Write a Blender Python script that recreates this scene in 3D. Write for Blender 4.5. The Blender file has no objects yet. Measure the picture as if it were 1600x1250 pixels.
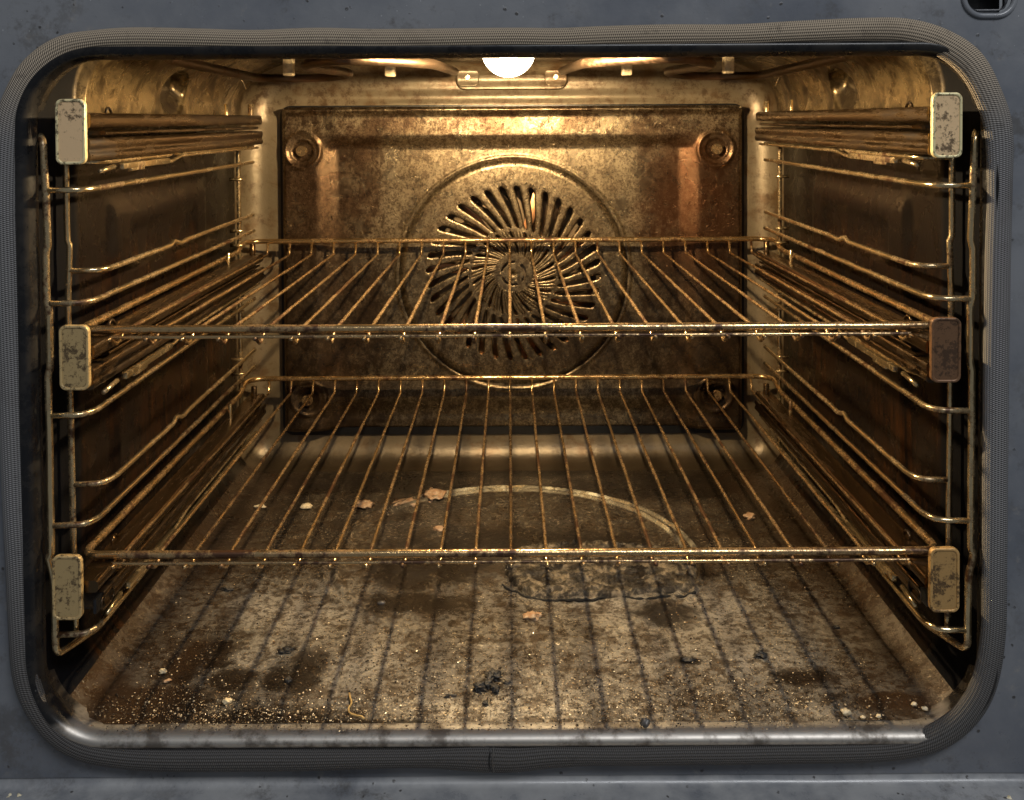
import bpy, bmesh, math, random
from mathutils import Vector, Matrix, noise as mn
random.seed(7)
R = math.radians
sc = bpy.context.scene
col = sc.collection

# ------------------------------------------------------------------ camera
F, CX, HY, PIT, H = 1600.0, 795.0, 187.0, R(1.5), 0.306
CY = HY + F*math.tan(PIT)
cam = bpy.data.cameras.new('camera')
cam.sensor_width = 36.0; cam.lens = 36.0
cam.shift_x = (800-CX)/1600; cam.shift_y = -(625-CY)/1600
cam.clip_start = 0.01; cam.clip_end = 20
co = bpy.data.objects.new('camera', cam); col.objects.link(co)
co.location = (0, 0, H); co.rotation_euler = (R(90)-PIT, R(0.3), 0)
sc.camera = co

def P(px, py, Y):
    a = (px-CX)/F; b = (CY-py)/F
    d = Vector((a, math.cos(PIT)+b*math.sin(PIT), -math.sin(PIT)+b*math.cos(PIT)))
    t = Y/d.y
    return Vector((d.x*t, Y, H+d.z*t))
def FL(px, py, z=0.0):
    a = (px-CX)/F; b = (CY-py)/F
    d = Vector((a, math.cos(PIT)+b*math.sin(PIT), -math.sin(PIT)+b*math.cos(PIT)))
    t = (z-H)/d.z
    return Vector((d.x*t, d.y*t, z))

# ------------------------------------------------------------------ light
w = bpy.data.worlds.new('World'); sc.world = w; w.use_nodes = True
w.node_tree.nodes['Background'].inputs[0].default_value = (0.78, 0.84, 0.92, 1)
w.node_tree.nodes['Background'].inputs[1].default_value = 0.15
sc.view_settings.view_transform = 'Standard'; sc.view_settings.look = 'None'
sc.view_settings.exposure = 0.0; sc.view_settings.gamma = 1.0
BULB = 10400.0
def area(name, loc, rot, sx, sy, power, colr):
    l = bpy.data.lights.new(name, 'AREA'); l.shape = 'RECTANGLE'; l.size = sx; l.size_y = sy
    l.energy = power; l.color = colr
    o = bpy.data.objects.new(name, l); col.objects.link(o); o.location = loc; o.rotation_euler = rot
area('kitchen_ceiling_light', (0.55, -0.75, 1.55), (R(38), 0, R(22)), 1.0, 0.5, 22.0, (0.95, 0.97, 1.0))
sc.cycles.use_denoising = True
sc.cycles.sample_clamp_indirect = 4.0
sc.cycles.max_bounces = 8
sc.cycles.caustics_reflective = True

# ------------------------------------------------------------------ node helper
class S:
    """socket wrapper with arithmetic"""
    def __init__(s, M, k): s.M = M; s.k = k
    def _m(s, op, o, sw=False):
        n = s.M.n('ShaderNodeMath'); n.operation = op
        a, b = (o, s) if sw else (s, o)
        s.M.put(n.inputs[0], a); s.M.put(n.inputs[1], b); return S(s.M, n.outputs[0])
    def __add__(s, o): return s._m('ADD', o)
    __radd__ = __add__
    def __mul__(s, o): return s._m('MULTIPLY', o)
    __rmul__ = __mul__
    def __sub__(s, o): return s._m('SUBTRACT', o)
    def __rsub__(s, o): return s._m('SUBTRACT', o, True)
    def __truediv__(s, o): return s._m('DIVIDE', o)
    def pw(s, o): return s._m('POWER', o)
    def mx(s, o): return s._m('MAXIMUM', o)
    def mn(s, o): return s._m('MINIMUM', o)
    def fn(s, op): 
        n = s.M.n('ShaderNodeMath'); n.operation = op; s.M.put(n.inputs[0], s); return S(s.M, n.outputs[0])
class Mat:
    def __init__(m, name):
        m.mat = bpy.data.materials.new(name); m.mat.use_nodes = True
        m.t = m.mat.node_tree; m.b = m.t.nodes['Principled BSDF']
    def n(m, t): return m.t.nodes.new(t)
    def put(m, inp, v):
        if isinstance(v, S): m.t.links.new(v.k, inp)
        elif v is None: pass
        elif isinstance(v, (tuple, list)) and len(v) == 3 and inp.type == 'RGBA': inp.default_value = (*v, 1)
        else: inp.default_value = v
    def set(m, **kw):
        for k, v in kw.items(): m.put(m.b.inputs[k.replace('_', ' ')], v)
        return m.mat
    def pos(m, kind='Object'): return S(m, m.n('ShaderNodeTexCoord').outputs[kind])
    def geo(m, o): return S(m, m.n('ShaderNodeNewGeometry').outputs[o])
    def xyz(m, v):
        n = m.n('ShaderNodeSeparateXYZ'); m.put(n.inputs[0], v); return [S(m, o) for o in n.outputs]
    def comb(m, x, y, z):
        n = m.n('ShaderNodeCombineXYZ')
        for i, v in zip(n.inputs, (x, y, z)): m.put(i, v)
        return S(m, n.outputs[0])
    def scl(m, v, s):
        n = m.n('ShaderNodeVectorMath'); n.operation = 'MULTIPLY'; m.put(n.inputs[0], v); n.inputs[1].default_value = s
        return S(m, n.outputs[0])
    def noise(m, v, scale, det=4, rough=0.55, dist=0.0):
        n = m.n('ShaderNodeTexNoise'); m.put(n.inputs['Vector'], v); n.inputs['Scale'].default_value = scale
        n.inputs['Detail'].default_value = det; n.inputs['Roughness'].default_value = rough; n.inputs['Distortion'].default_value = dist
        return S(m, n.outputs['Fac'])
    def vor(m, v, scale, feat='F1', rnd=1.0, out='Distance'):
        n = m.n('ShaderNodeTexVoronoi'); n.feature = feat; m.put(n.inputs['Vector'], v); n.inputs['Scale'].default_value = scale
        n.inputs['Randomness'].default_value = rnd
        return S(m, n.outputs[out])
    def step(m, v, a, b, lo=0.0, hi=1.0):
        n = m.n('ShaderNodeMapRange'); n.interpolation_type = 'SMOOTHSTEP'; m.put(n.inputs[0], v)
        n.inputs[1].default_value = a; n.inputs[2].default_value = b; n.inputs[3].default_value = lo; n.inputs[4].default_value = hi
        return S(m, n.outputs[0])
    def mix(m, f, a, b):
        n = m.n('ShaderNodeMix'); n.data_type = 'RGBA'; m.put(n.inputs[0], f); m.put(n.inputs[6], a); m.put(n.inputs[7], b)
        return S(m, n.outputs[2])
    def bump(m, h, strength=0.3, dist=0.001, prev=None):
        n = m.n('ShaderNodeBump'); n.inputs['Strength'].default_value = strength; n.inputs['Distance'].default_value = dist
        m.put(n.inputs['Height'], h)
        if prev: m.put(n.inputs['Normal'], prev)
        return S(m, n.outputs[0])
    def ell(m, x, y, cx, cy, rx, ry, wob, amp=0.5, soft=0.35):
        """blot of given centre and radii with a ragged edge: 1 inside"""
        a = (x-cx)/rx; b = (y-cy)/ry
        r = (a*a+b*b).fn('SQRT') + (wob-0.5)*(2*amp)
        return m.step(r, 1.0-soft, 1.0+soft*0.6, 1.0, 0.0)

# ---------------- materials
ring_c = Vector((FL(796, 800).x, .712)); ring_r = .1265     # pressed ring of the floor
def m_enamel(name, kind):
    m = Mat(name); p = m.pos(); x, y, z = m.xyz(p)
    big = m.noise(p, 9, 4, .6); mid = m.noise(p, 42, 6, .65, .4); fine = m.noise(p, 240, 4, .7)
    speck = m.vor(p, 900)
    grain = m.noise(p, 700, 2, .6)
    if kind == 'floor':
        c = m.mix(m.step(big, .35, .65), (.225, .202, .165), (.41, .375, .315))
        wob = m.noise(p, 55, 10, .80)
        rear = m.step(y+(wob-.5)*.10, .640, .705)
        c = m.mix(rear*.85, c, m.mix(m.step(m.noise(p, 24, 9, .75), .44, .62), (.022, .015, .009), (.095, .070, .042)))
        m2 = m.noise(p, 110, 10, .80)
        c = m.mix(m.step(m2+(mid-.5)*.5, .46, .58)*.80, c, (.062, .040, .022))
        c = m.mix(m.step(fine, .48, .60)*.72, c, (.026, .017, .010))
        hi = m.noise(p, 520, 3, .7)
        c = m.mix(m.step(hi, .58, .64)*m.step(mid+fine*.4, .78, .60)*.8, c, (.66, .54, .36))
        # char deposits with their own outlines; rear ones also paint in dark reflections
        blk = None
        for (px, py, rx, ry) in [(470, 1050, .012, .03), (330, 1020, .014, .022), (250, 1092, .044, .018), (400, 1120, .060, .0100), (200, 1120, .036, .014), (150, 1090, .02, .02), (520, 1128, .05, .006), (640, 895, .03, .03), (290, 1030, .012, .030), (560, 1135, .03, .004),
                                 (930, 900, .058, .030), (700, 890, .03, .03), (600, 752, .11, .030), (1060, 758, .115, .040), (800, 738, .10, .018), (830, 850, .10, .03),
                                 (430, 1060, .012, .016), (500, 760, .05, .02), (150, 1075, .018, .022), (1010, 900, .05, .02), (640, 945, .04, .018), (1385, 1098, .026, .008), (760, 1072, .008, .006), (1070, 1034, .012, .005), (360, 1060, .02, .012),
                                 (1250, 1060, .016, .010), (1030, 960, .022, .018)]:
            q = FL(px, py)
            e = m.ell(x, y, q.x, q.y, rx, ry, wob, 1.9, .40)
            blk = e if blk is None else blk.mx(e)
        c = m.mix(blk*m.step(mid+fine*.4, .36, .60, .90, .99), c, (.012, .008, .005))
        # brown baked-on streaks running front to back along both sides
        br = m.step(x.fn('ABSOLUTE')+(wob-.5)*.10, .150, .215)
        c = m.mix(br*.70, c, (.040, .021, .010))
        pale = m.step(m.noise(p, 85, 5, .7), .60, .72)*m.step(mid, .40, .55)
        c = m.mix(pale*.55*(1.0-blk*.7), c, (.42, .33, .21))
        dust_or_light = m.step(m.vor(p, 420), .10, .22, 1, 0)*m.step(m.noise(p, 60, 3), .50, .62)
        c = m.mix(dust_or_light*.5, c, (.58, .46, .30))
        dx_ = x-ring_c.x; dy_ = y-ring_c.y
        rd = ((dx_*dx_+dy_*dy_).fn('SQRT')-ring_r).fn('ABSOLUTE')
        ring_glint = m.step((rd-.0040).fn('ABSOLUTE'), .0018, .0028, 1, 0)*(1.0-m.step(m.noise(p, 26, 3), .50, .62)*.75)*m.step(y, .70, .76)*m.step(x, -.10, .0)
        c = m.mix(ring_glint, c, (.92, .84, .60))  # bright reflection on the ring's rear arc, painted into the colour
        rough = (m.step(big+(fine-.5)*.3, .40, .60, .13, .42)+m.step(fine, .5, .7)*.10+blk*.05)*(1.0-ring_glint*.5)
        b = m.bump((mid*.5+fine*.45+hi*.30+wob*.3)*(1.0-ring_glint*.9), .70, .0016)
        return m.set(Base_Color=c, Metallic=(ring_glint*.4+.45)*(1.0-blk*.9), Roughness=rough, Normal=b, Specular_IOR_Level=.6)
    if kind == 'side':
        st = m.noise(m.scl(p, (1, 60, 5)), 4.0, 6, .75)      # runs of baked fat, vertical
        c = m.mix(m.step(st, .40, .66), (.004, .0032, .003), (.034, .013, .004))
        c = m.mix((m.step(big, .38, .60)*.9).mx(m.step(z+(mid-.5)*.05, .205, .235)), c, (.006, .0045, .004))
        up = m.step(z, .296, .312)
        c = m.mix(up, c, m.mix(m.step(mid, .42, .68), (.33, .24, .12), (.05, .032, .015)))
        so = m.noise(p, 70, 11, .85)
        c = m.mix(up*m.step(so, .47, .60)*.85, c, (.045, .028, .013))
        c = m.mix(m.step(z, .349, .354)*m.step(x.fn('ABSOLUTE'), .205, .19), c, (.035, .024, .014))
        hole_shade = m.ell(y, z, .714, .3245, .0270, .0145, mid, .12, .10)*up  # dimple darkened in the colour, painting in the shade of an opening
        c = m.mix(hole_shade*.93, c, (.012, .008, .006))
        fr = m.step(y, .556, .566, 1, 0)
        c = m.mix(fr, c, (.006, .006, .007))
        c = m.mix(m.step(fine, .60, .72)*.5, c, (.02, .012, .008))
        b = m.bump(mid*.6+fine*.35, .35, .0012)
        return m.set(Base_Color=c, Metallic=(up*.7+.1)*(1.0-fr)*(1.0-hole_shade), Roughness=m.step(mid, .3, .7, .20, .36)+fr*.35, Specular_IOR_Level=(up*.3+.16)*(1.0-fr*.92), Normal=b)
    if kind == 'back':
        c = m.mix(m.step(big, .35, .65), (.165, .130, .082), (.235, .185, .120))
        c = m.mix(m.step(mid, .50, .66)*.75, c, (.11, .058, .022))
        c = m.mix(m.step(fine, .60, .74)*.5, c, (.05, .028, .014))
        fx = m.noise(p, 75, 11, .84)
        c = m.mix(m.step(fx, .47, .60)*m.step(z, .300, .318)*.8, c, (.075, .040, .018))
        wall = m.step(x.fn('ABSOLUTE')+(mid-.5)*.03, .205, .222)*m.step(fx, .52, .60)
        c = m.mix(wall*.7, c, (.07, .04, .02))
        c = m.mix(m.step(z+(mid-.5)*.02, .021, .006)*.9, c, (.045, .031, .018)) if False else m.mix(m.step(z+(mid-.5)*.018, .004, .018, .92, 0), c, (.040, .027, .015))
        ribs = (z*(2*math.pi/.0150)).fn('SINE')*m.step(z, .309, .312)*m.step(x.fn('ABSOLUTE'), .19, .16)
        b = m.bump(mid*.4+fine*.3+ribs*.9, .55, .0016)
        return m.set(Base_Color=c, Metallic=.4, Roughness=.36, Normal=b)
    if kind == 'panel':
        wob = m.noise(p, 22, 8, .75)
        c = m.mix(m.step(big, .35, .65), (.285, .220, .132), (.41, .325, .205))
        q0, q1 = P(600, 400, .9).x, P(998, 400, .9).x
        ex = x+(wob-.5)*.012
        edge = m.step(ex, q0-.008, q0+.006)*m.step(ex, q1-.006, q1+.008, 1, 0)*m.step(z, .284, .298, 1, 0)  # lamp cutoff painted in: lit middle paler, sides darker and browner
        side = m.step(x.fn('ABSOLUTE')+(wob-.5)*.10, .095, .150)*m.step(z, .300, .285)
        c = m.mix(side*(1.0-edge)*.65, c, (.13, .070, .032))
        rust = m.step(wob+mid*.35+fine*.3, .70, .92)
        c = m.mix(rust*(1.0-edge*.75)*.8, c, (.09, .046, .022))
        r1 = m.noise(m.scl(p, (1, 1, .75)), 150, 12, .9)
        r2 = m.noise(p, 520, 4, .7)
        c = m.mix(m.step(r1, .48, .55)*(1.0-edge*.35)*.93, c, (.050, .026, .013))
        c = m.mix(m.step(r2, .49, .58)*.65, c, (.055, .034, .018))
        low_shade = m.step(z, .24, .12)  # light falloff painted in: panel colour darkens towards the bottom
        c = m.mix(low_shade*m.step(r1, .38, .56)*.7, c, (.06, .042, .026))
        hot = m.ell(x, z, P(1080, 330, .9).x, P(1080, 330, .9).z, .045, .065, wob, 1.2, .5)
        c = m.mix(hot*.6, c, (.10, .036, .013))
        soot_or_shade = m.ell(x, z, P(930, 530, .9).x, P(930, 530, .9).z, .05, .03, wob, 1.2, .5)
        c = m.mix(soot_or_shade*.6, c, (.05, .03, .018))
        drops = m.step(m.vor(p, 620), .05, .38, 1, 0)*m.step(m.noise(p, 300, 2), .50, .60)
        b = m.bump(drops*m.step(z, .12, .24)*1.0+r1*.5+mid*.25+r2*.25, .55, .0008)
        return m.set(Base_Color=c, Metallic=.85, Roughness=m.step(mid, .3, .7, .24, .36), Normal=b)
def m_steel(name, base=(.62, .52, .36), dirt=(.16, .075, .028), amt=.55, rough=.30, bs=.5, st=1.0):
    m = Mat(name); p = m.scl(m.pos(), (1, st, 1)); r = S(m, m.n('ShaderNodeObjectInfo').outputs['Random'])
    v = m.n('ShaderNodeVectorMath'); v.operation = 'ADD'; m.put(v.inputs[0], p); m.put(v.inputs[1], m.comb(r*7, r*3, r*5)); v = S(m, v.outputs[0])
    a = m.noise(v, 55, 6, .7); b = m.noise(v, 420, 4, .7); d = m.noise(v, 12, 3, .5)
    mask = m.step(a*.7+b*.35+(d-.5)*.5, .62-amt*.22, .80-amt*.22)
    c = m.mix(mask, base, dirt); c = m.mix(m.step(b, .62, .70)*.7, c, (.02, .012, .008))
    bp = m.bump(a*.5+b*.6, bs, .0009)
    return m.set(Base_Color=c, Metallic=m.step(mask, 0, 1, .95, .45), Roughness=m.step(mask, 0, 1, rough, rough+.22), Normal=bp)
M = {}
M['floor'] = m_enamel('floor_enamel', 'floor'); M['side'] = m_enamel('side_enamel', 'side')
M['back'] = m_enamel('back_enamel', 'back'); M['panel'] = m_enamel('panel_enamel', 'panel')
M['rack'] = m_steel('shelf_wire_steel', (.66, .45, .22), (.060, .026, .011), .80, .18, .4)
M['ladder'] = m_steel('side_wire_steel', (.74, .57, .32), (.070, .033, .014), .60, .17, .3)
M['rail'] = m_steel('rail_steel', (.125, .078, .038), (.016, .009, .005), .68, .19, .22, .12)
def m_rim():
    # black enamel; the bottom lip's highlight is painted in as paler, metallic steel
    m = Mat('rim_enamel'); p = m.pos(); x, y, z = m.xyz(p); a = m.noise(p, 60, 7, .7)
    w_ = 1.0-m.step(z+(a-.5)*.004, .000, .006)
    c = m.mix(w_, m.mix(m.step(a, .4, .65), (.008, .008, .009), (.022, .020, .018)), m.mix(m.step(a, .45, .62), (.42, .39, .35), (.16, .14, .12)))
    return m.set(Base_Color=c, Metallic=w_*.8, Roughness=m.step(a, .3, .7, .22, .34)+w_*.20, Specular_IOR_Level=.30, Normal=m.bump(a, .15, .0006))
M['rim'] = m_rim()
M['element'] = m_steel('element_steel', (.12, .08, .05), (.14, .075, .04), .5, .42, .3)
M['fan'] = m_steel('fan_steel', (.30, .22, .14), (.10, .06, .035), .4, .35, .2)
def m_cap():
    m = Mat('cap_steel'); p = m.pos(); r = S(m, m.n('ShaderNodeObjectInfo').outputs['Random'])
    x, y, z = m.xyz(p)
    oi = m.n('ShaderNodeObjectInfo'); c0 = S(m, oi.outputs['Color'])
    v = m.n('ShaderNodeVectorMath'); v.operation = 'ADD'; m.put(v.inputs[0], p); m.put(v.inputs[1], m.comb(r*7, r*3, r*5)); v = S(m, v.outputs[0])
    a = m.noise(v, 330, 7, .78); b = m.noise(v, 60, 4, .6); 
    dk = m.step(a+(b-.5)*.5, .50, .60)
    c = m.mix(dk*.85, c0, (.045, .024, .012))
    return m.set(Base_Color=c, Metallic=.3, Roughness=m.step(b, .3, .7, .28, .46), Normal=m.bump(a, .3, .0006))
M['cap'] = m_cap()
def m_gasket():
    m = Mat('braided_seal'); uv = S(m, m.n('ShaderNodeTexCoord').outputs['UV']); u, v, _ = m.xyz(uv); p = m.pos(); x, y, z = m.xyz(p)
    # u in metres along, v in metres around
    row = v*(2*math.pi/.0019)
    th = (u*(2*math.pi/.00100)+row*.5)
    a = row.fn('SINE')*.5+.5; b = th.fn('SINE')*.5+.5
    h = a.pw(.6)*.45+b*.65
    n1 = m.noise(p, 14, 4, .6); n2 = m.noise(p, 130, 4, .6)
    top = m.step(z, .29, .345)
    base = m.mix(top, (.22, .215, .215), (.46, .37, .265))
    base = m.mix(m.step(z, .02, .12, 1, 0)*.7, base, (.055, .050, .045))  # light painted along the seal: warm pale top, shaded dark bottom
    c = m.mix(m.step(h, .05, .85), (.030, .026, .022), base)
    c = m.mix(m.step(n1, .56, .74)*.55, c, (.05, .035, .025)); c = m.mix(m.step(n2, .6, .75)*.35, c, (.02, .015, .012))
    return m.set(Base_Color=c, Roughness=.62, Metallic=.08, Normal=m.bump(h+n2*.3, .9, .0007))
M['gasket'] = m_gasket()
def m_front(name='front_enamel', dust_or_light=0.0):
    m = Mat(name); p = m.pos(); x, y, z = m.xyz(p)
    n1 = m.noise(p, 13, 5, .6); n2 = m.noise(p, 75, 6, .65); n3 = m.noise(p, 420, 3, .6)
    c = m.mix(m.step(n1, .35, .68), (.105, .115, .135), (.175, .182, .195))
    c = m.mix(m.step(n2, .60, .74)*.45, c, (.26, .24, .21))
    if dust_or_light: c = m.mix(m.step(n1+n2*.6, .60, .95)*.6+.15, c, (.36, .36, .36))  # paler tone that paints in the light falling on the ledge
    gr = m.step(m.noise(p, 34, 9, .8), .50, .62)*m.step(m.noise(p, 8, 3), .42, .60)
    c = m.mix(gr*.6, c, (.055, .048, .040))
    spk = m.step(m.vor(p, 150)+(n3-.5)*.3, .08, .15, 1, 0)*m.step(n2, .48, .54)
    c = m.mix(spk*.85, c, (.028, .024, .02))
    wh = m.step(m.vor(m.scl(p, (1.3, 1, 1)), 210), .04, .08, 1, 0)*m.step(n1, .50, .60)
    c = m.mix(wh*.6, c, (.50, .52, .52))
    return m.set(Base_Color=c, Roughness=m.step(n2, .3, .7, .26, .44), Normal=m.bump(n2*.4+n3*.25+spk, .25, .001), Coat_Weight=.15)
M['front'] = m_front(); M['ledge'] = m_front('lit_ledge_enamel', 1)  # ledge is a lit, paler copy of the front enamel
def plain(name, c, rough=.5, metal=0.0, ns=200, bs=.3, c2=None):
    m = Mat(name); p = m.pos(); n = m.noise(p, ns, 5, .65)
    cc = m.mix(m.step(n, .35, .65), c, c2 or tuple(v*.6 for v in c))
    return m.set(Base_Color=cc, Roughness=rough, Metallic=metal, Normal=m.bump(n, bs, .0008))
M['black'] = plain('gap_black', (.008, .008, .009), .35)  # flat black for shaded gaps and recesses, also the seal seam
M['cream'] = plain('cream_crumb', (.75, .62, .40), .5, 0, 300)
M['pink'] = plain('toasted_crumb', (.33, .18, .09), .55, 0, 300, .8, (.42, .30, .19))
M['char'] = plain('charcoal', (.012, .010, .008), .55, 0, 400, .8, (.05, .045, .04))
M['noodle'] = plain('noodle', (.72, .47, .17), .4, 0, 300)
M['pellet'] = plain('grey_pellet', (.10, .09, .08), .35, 0, 300)
M['yellow'] = plain('yellow_crumb', (.66, .50, .22), .55, 0, 400, .6, (.75, .68, .5))
M['ceramic'] = plain('clamp_ceramic', (.60, .48, .30), .45, .2)
def m_crust():
    m = Mat('burnt_crust'); p = m.pos(); a = m.noise(p, 190, 6, .75); b = m.noise(p, 60, 4, .6)
    c = m.mix(m.step(a, .44, .60), (.045, .036, .024), (.25, .20, .135)); c = m.mix(m.step(b, .50, .58)*.85, c, (.012, .009, .007))
    return m.set(Base_Color=c, Roughness=.30, Metallic=.2, Normal=m.bump(a, 1.0, .0022))
M['crust'] = m_crust()
def m_grit():
    m = Mat('grit'); r = m.geo('Random Per Island')
    c = m.mix(m.step(r, .50, .52), (.030, .022, .016), (.22, .14, .07)); c = m.mix(m.step(r, .76, .79), c, (.66, .52, .33))
    return m.set(Base_Color=c, Roughness=.22, Specular_IOR_Level=.8)
M['grit'] = m_grit()
def m_bulb():
    # lit frosted glass: lets the filament's light through and glows itself
    m = Mat('lit_lamp_glass'); t = m.t; t.nodes.remove(m.b)
    e = m.n('ShaderNodeEmission'); e.inputs[0].default_value = (1, .80, .50, 1); e.inputs[1].default_value = 26
    tr = m.n('ShaderNodeBsdfTransparent'); mx = m.n('ShaderNodeMixShader'); mx.inputs[0].default_value = .35
    t.links.new(tr.outputs[0], mx.inputs[1]); t.links.new(e.outputs[0], mx.inputs[2])
    t.links.new(mx.outputs[0], t.nodes['Material Output'].inputs[0]); return m.mat
M['bulb'] = m_bulb()
M['filament'] = Mat('glowing_filament').set(Base_Color=(0, 0, 0), Emission_Color=(1.0, .74, .41), Emission_Strength=BULB)

# ------------------------------------------------------------------ mesh helpers
def link(name, me, parent=None, loc=None):
    o = bpy.data.objects.new(name, me); col.objects.link(o)
    if parent:
        o.parent = parent
        if loc is None: o.location = -wloc(parent)     # geometry is written in world coordinates
        else: o.location = loc
    elif loc is not None: o.location = loc
    return o
def wloc(o):
    v = Vector(o.location)
    while o.parent: o = o.parent; v += Vector(o.location)
    return v
def mesh(name, vf, mat, parent=None, smooth=True, sharp=None, uv=None):
    v, f = vf[0], vf[1]
    me = bpy.data.meshes.new(name); me.from_pydata([tuple(a) for a in v], [], f)
    if mat: me.materials.append(mat)
    me.polygons.foreach_set('use_smooth', [smooth]*len(me.polygons))
    if sharp: me.set_sharp_from_angle(angle=R(sharp))
    if uv:
        l = me.uv_layers.new(name='UVMap'); k = 0
        for i, q in enumerate(f):
            for j in range(len(q)): l.data[k].uv = uv[i][j]; k += 1
    me.update()
    return link(name, me, parent)
def tag(o, label=None, cat=None, group=None, kind=None):
    if label: o['label'] = label
    if cat: o['category'] = cat
    if group: o['group'] = group
    if kind: o['kind'] = kind
    return o
def empty(name, loc, label, cat, group=None):
    o = bpy.data.objects.new(name, None); o.empty_display_size = .02; col.objects.link(o); o.location = loc
    return tag(o, label, cat, group)
def fillet(pts, r, n=5, closed=False):
    pts = [Vector(p) for p in pts]; out = []; L = len(pts)
    for i, p in enumerate(pts):
        if not closed and i in (0, L-1): out.append(p); continue
        a, b = pts[i-1], pts[(i+1) % L]; da, db = a-p, b-p
        rr = min(r, da.length*.49, db.length*.49); da.normalize(); db.normalize()
        p0, p1 = p+da*rr, p+db*rr
        for k in range(n+1):
            t = k/n; out.append(p0*(1-t)**2+p*2*t*(1-t)+p1*t*t)
    return out
def resample(pts, step, closed=False):
    pts = [Vector(p) for p in pts]
    if closed: pts = pts+[pts[0]]
    out = [pts[0]]; 
    for a, b in zip(pts, pts[1:]):
        n = max(1, int((b-a).length/step))
        for k in range(1, n+1): out.append(a.lerp(b, k/n))
    if closed: out.pop()
    return out
def tube(pts, r, n=8, closed=False, jit=0.0, wob=0.0, seed=0.0, squash=None):
    pts = [Vector(p) for p in pts]; L = len(pts); V = []; Fc = []
    up = None
    for i, p in enumerate(pts):
        a = pts[i-1] if (i > 0 or closed) else p; b = pts[(i+1) % L] if (i < L-1 or closed) else p
        t = (b-a).normalized()
        if up is None:
            up = Vector((0, 0, 1)) if abs(t.z) < .9 else Vector((1, 0, 0))
        s = t.cross(up)
        if s.length < 1e-6: s = t.cross(Vector((0, 1, 0)))
        s.normalize(); up = s.cross(t).normalized()
        q = p
        if wob: q = p+Vector((mn.noise(p*38+Vector((seed, 0, 0))), mn.noise(p*38+Vector((0, seed, 9))), mn.noise(p*38+Vector((5, 0, seed)))))*wob
        for k in range(n):
            an = 2*math.pi*k/n; d = s*math.cos(an)+up*math.sin(an)
            rr = r*(1+(mn.noise((q+d*r)*330+Vector((seed, 0, 0)))*jit if jit else 0))
            V.append(q+d*rr)
    for i in range(L if closed else L-1):
        j = (i+1) % L
        for k in range(n):
            Fc.append((i*n+k, i*n+(k+1) % n, j*n+(k+1) % n, j*n+k))
    if not closed:
        Fc.append(tuple(range(n))[::-1]); Fc.append(tuple((L-1)*n+k for k in range(n)))
    Fc = [tuple(reversed(f)) for f in Fc]
    return V, Fc
def join(*parts):
    V, Fc = [], []
    for v, f in parts:
        o = len(V); V += list(v); Fc += [tuple(i+o for i in q) for q in f]
    return V, Fc
def bbox(x0, x1, y0, y1, z0, z1, bev=0.0, seg=2):
    bm = bmesh.new(); bmesh.ops.create_cube(bm, size=1)
    for v in bm.verts: v.co = Vector(((x0+x1)/2+v.co.x*(x1-x0), (y0+y1)/2+v.co.y*(y1-y0), (z0+z1)/2+v.co.z*(z1-z0)))
    if bev: bmesh.ops.bevel(bm, geom=bm.edges[:]+bm.verts[:], offset=bev, segments=seg, affect='EDGES', profile=.5)
    return bm2(bm)
def bm2(bm):
    bm.verts.ensure_lookup_table(); bm.verts.index_update()
    r = [v.co.copy() for v in bm.verts], [tuple(v.index for v in f.verts) for f in bm.faces]; bm.free(); return r
def cyl(c, axis, r, h, n=16, r2=None):
    c = Vector(c); ax = {'x': Vector((1, 0, 0)), 'y': Vector((0, 1, 0)), 'z': Vector((0, 0, 1))}[axis]
    u = Vector((0, 0, 1)) if axis != 'z' else Vector((1, 0, 0)); s = ax.cross(u); r2 = r if r2 is None else r2
    V = []; be = min(.0005, h*.2)
    for (t, rr) in ((0, r), (h-be, r2), (h, r2-be)):
        for k in range(n): a = 2*math.pi*k/n; V.append(c+ax*t+(s*math.cos(a)+u*math.sin(a))*rr)
    Fc = [(i*n+k, i*n+(k+1) % n, (i+1)*n+(k+1) % n, (i+1)*n+k) for i in range(2) for k in range(n)]
    Fc += [tuple(range(n))[::-1], tuple(2*n+k for k in range(n))]
    return V, Fc
def flat2d(name, loops, y, thick, mat, parent, bev=.0004, sub=1, res=2):
    """plate standing in the XZ plane with holes, front face at y"""
    cu = bpy.data.curves.new(name, 'CURVE'); cu.dimensions = '2D'; cu.fill_mode = 'BOTH'
    for lp in loops:
        s = cu.splines.new('POLY'); s.points.add(len(lp)-1); s.use_cyclic_u = True
        for pt, (a, b) in zip(s.points, lp): pt.co = (a, b, 0, 1)
    cu.extrude = max(thick/2-bev, 1e-5); cu.bevel_depth = bev; cu.bevel_resolution = res; cu.offset = -bev
    t = bpy.data.objects.new('tmp', cu); col.objects.link(t)
    dg = bpy.context.evaluated_depsgraph_get(); me = bpy.data.meshes.new_from_object(t.evaluated_get(dg))
    bpy.data.objects.remove(t); bpy.data.curves.remove(cu)
    me.transform(Matrix(((1, 0, 0, 0), (0, 0, -1, y+thick/2), (0, 1, 0, 0), (0, 0, 0, 1))))
    me.name = name; me.materials.clear(); me.materials.append(mat)
    me.update(); me.set_sharp_from_angle(angle=R(50)); me.polygons.foreach_set('use_smooth', [abs(q.normal.y) < .999 for q in me.polygons]); me.update()
    return link(name, me, parent)
def rrect(x0, x1, z0, z1, r, n=8, rb=None):
    rb = r if rb is None else rb; out = []
    for cx, cz, a0, rr in ((x1-r, z1-r, 0, r), (x0+r, z1-r, 90, r), (x0+rb, z0+rb, 180, rb), (x1-rb, z0+rb, 270, rb)):
        for k in range(n+1):
            a = R(a0+90*k/n); out.append((cx+rr*math.cos(a), cz+rr*math.sin(a)))
    return out
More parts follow.
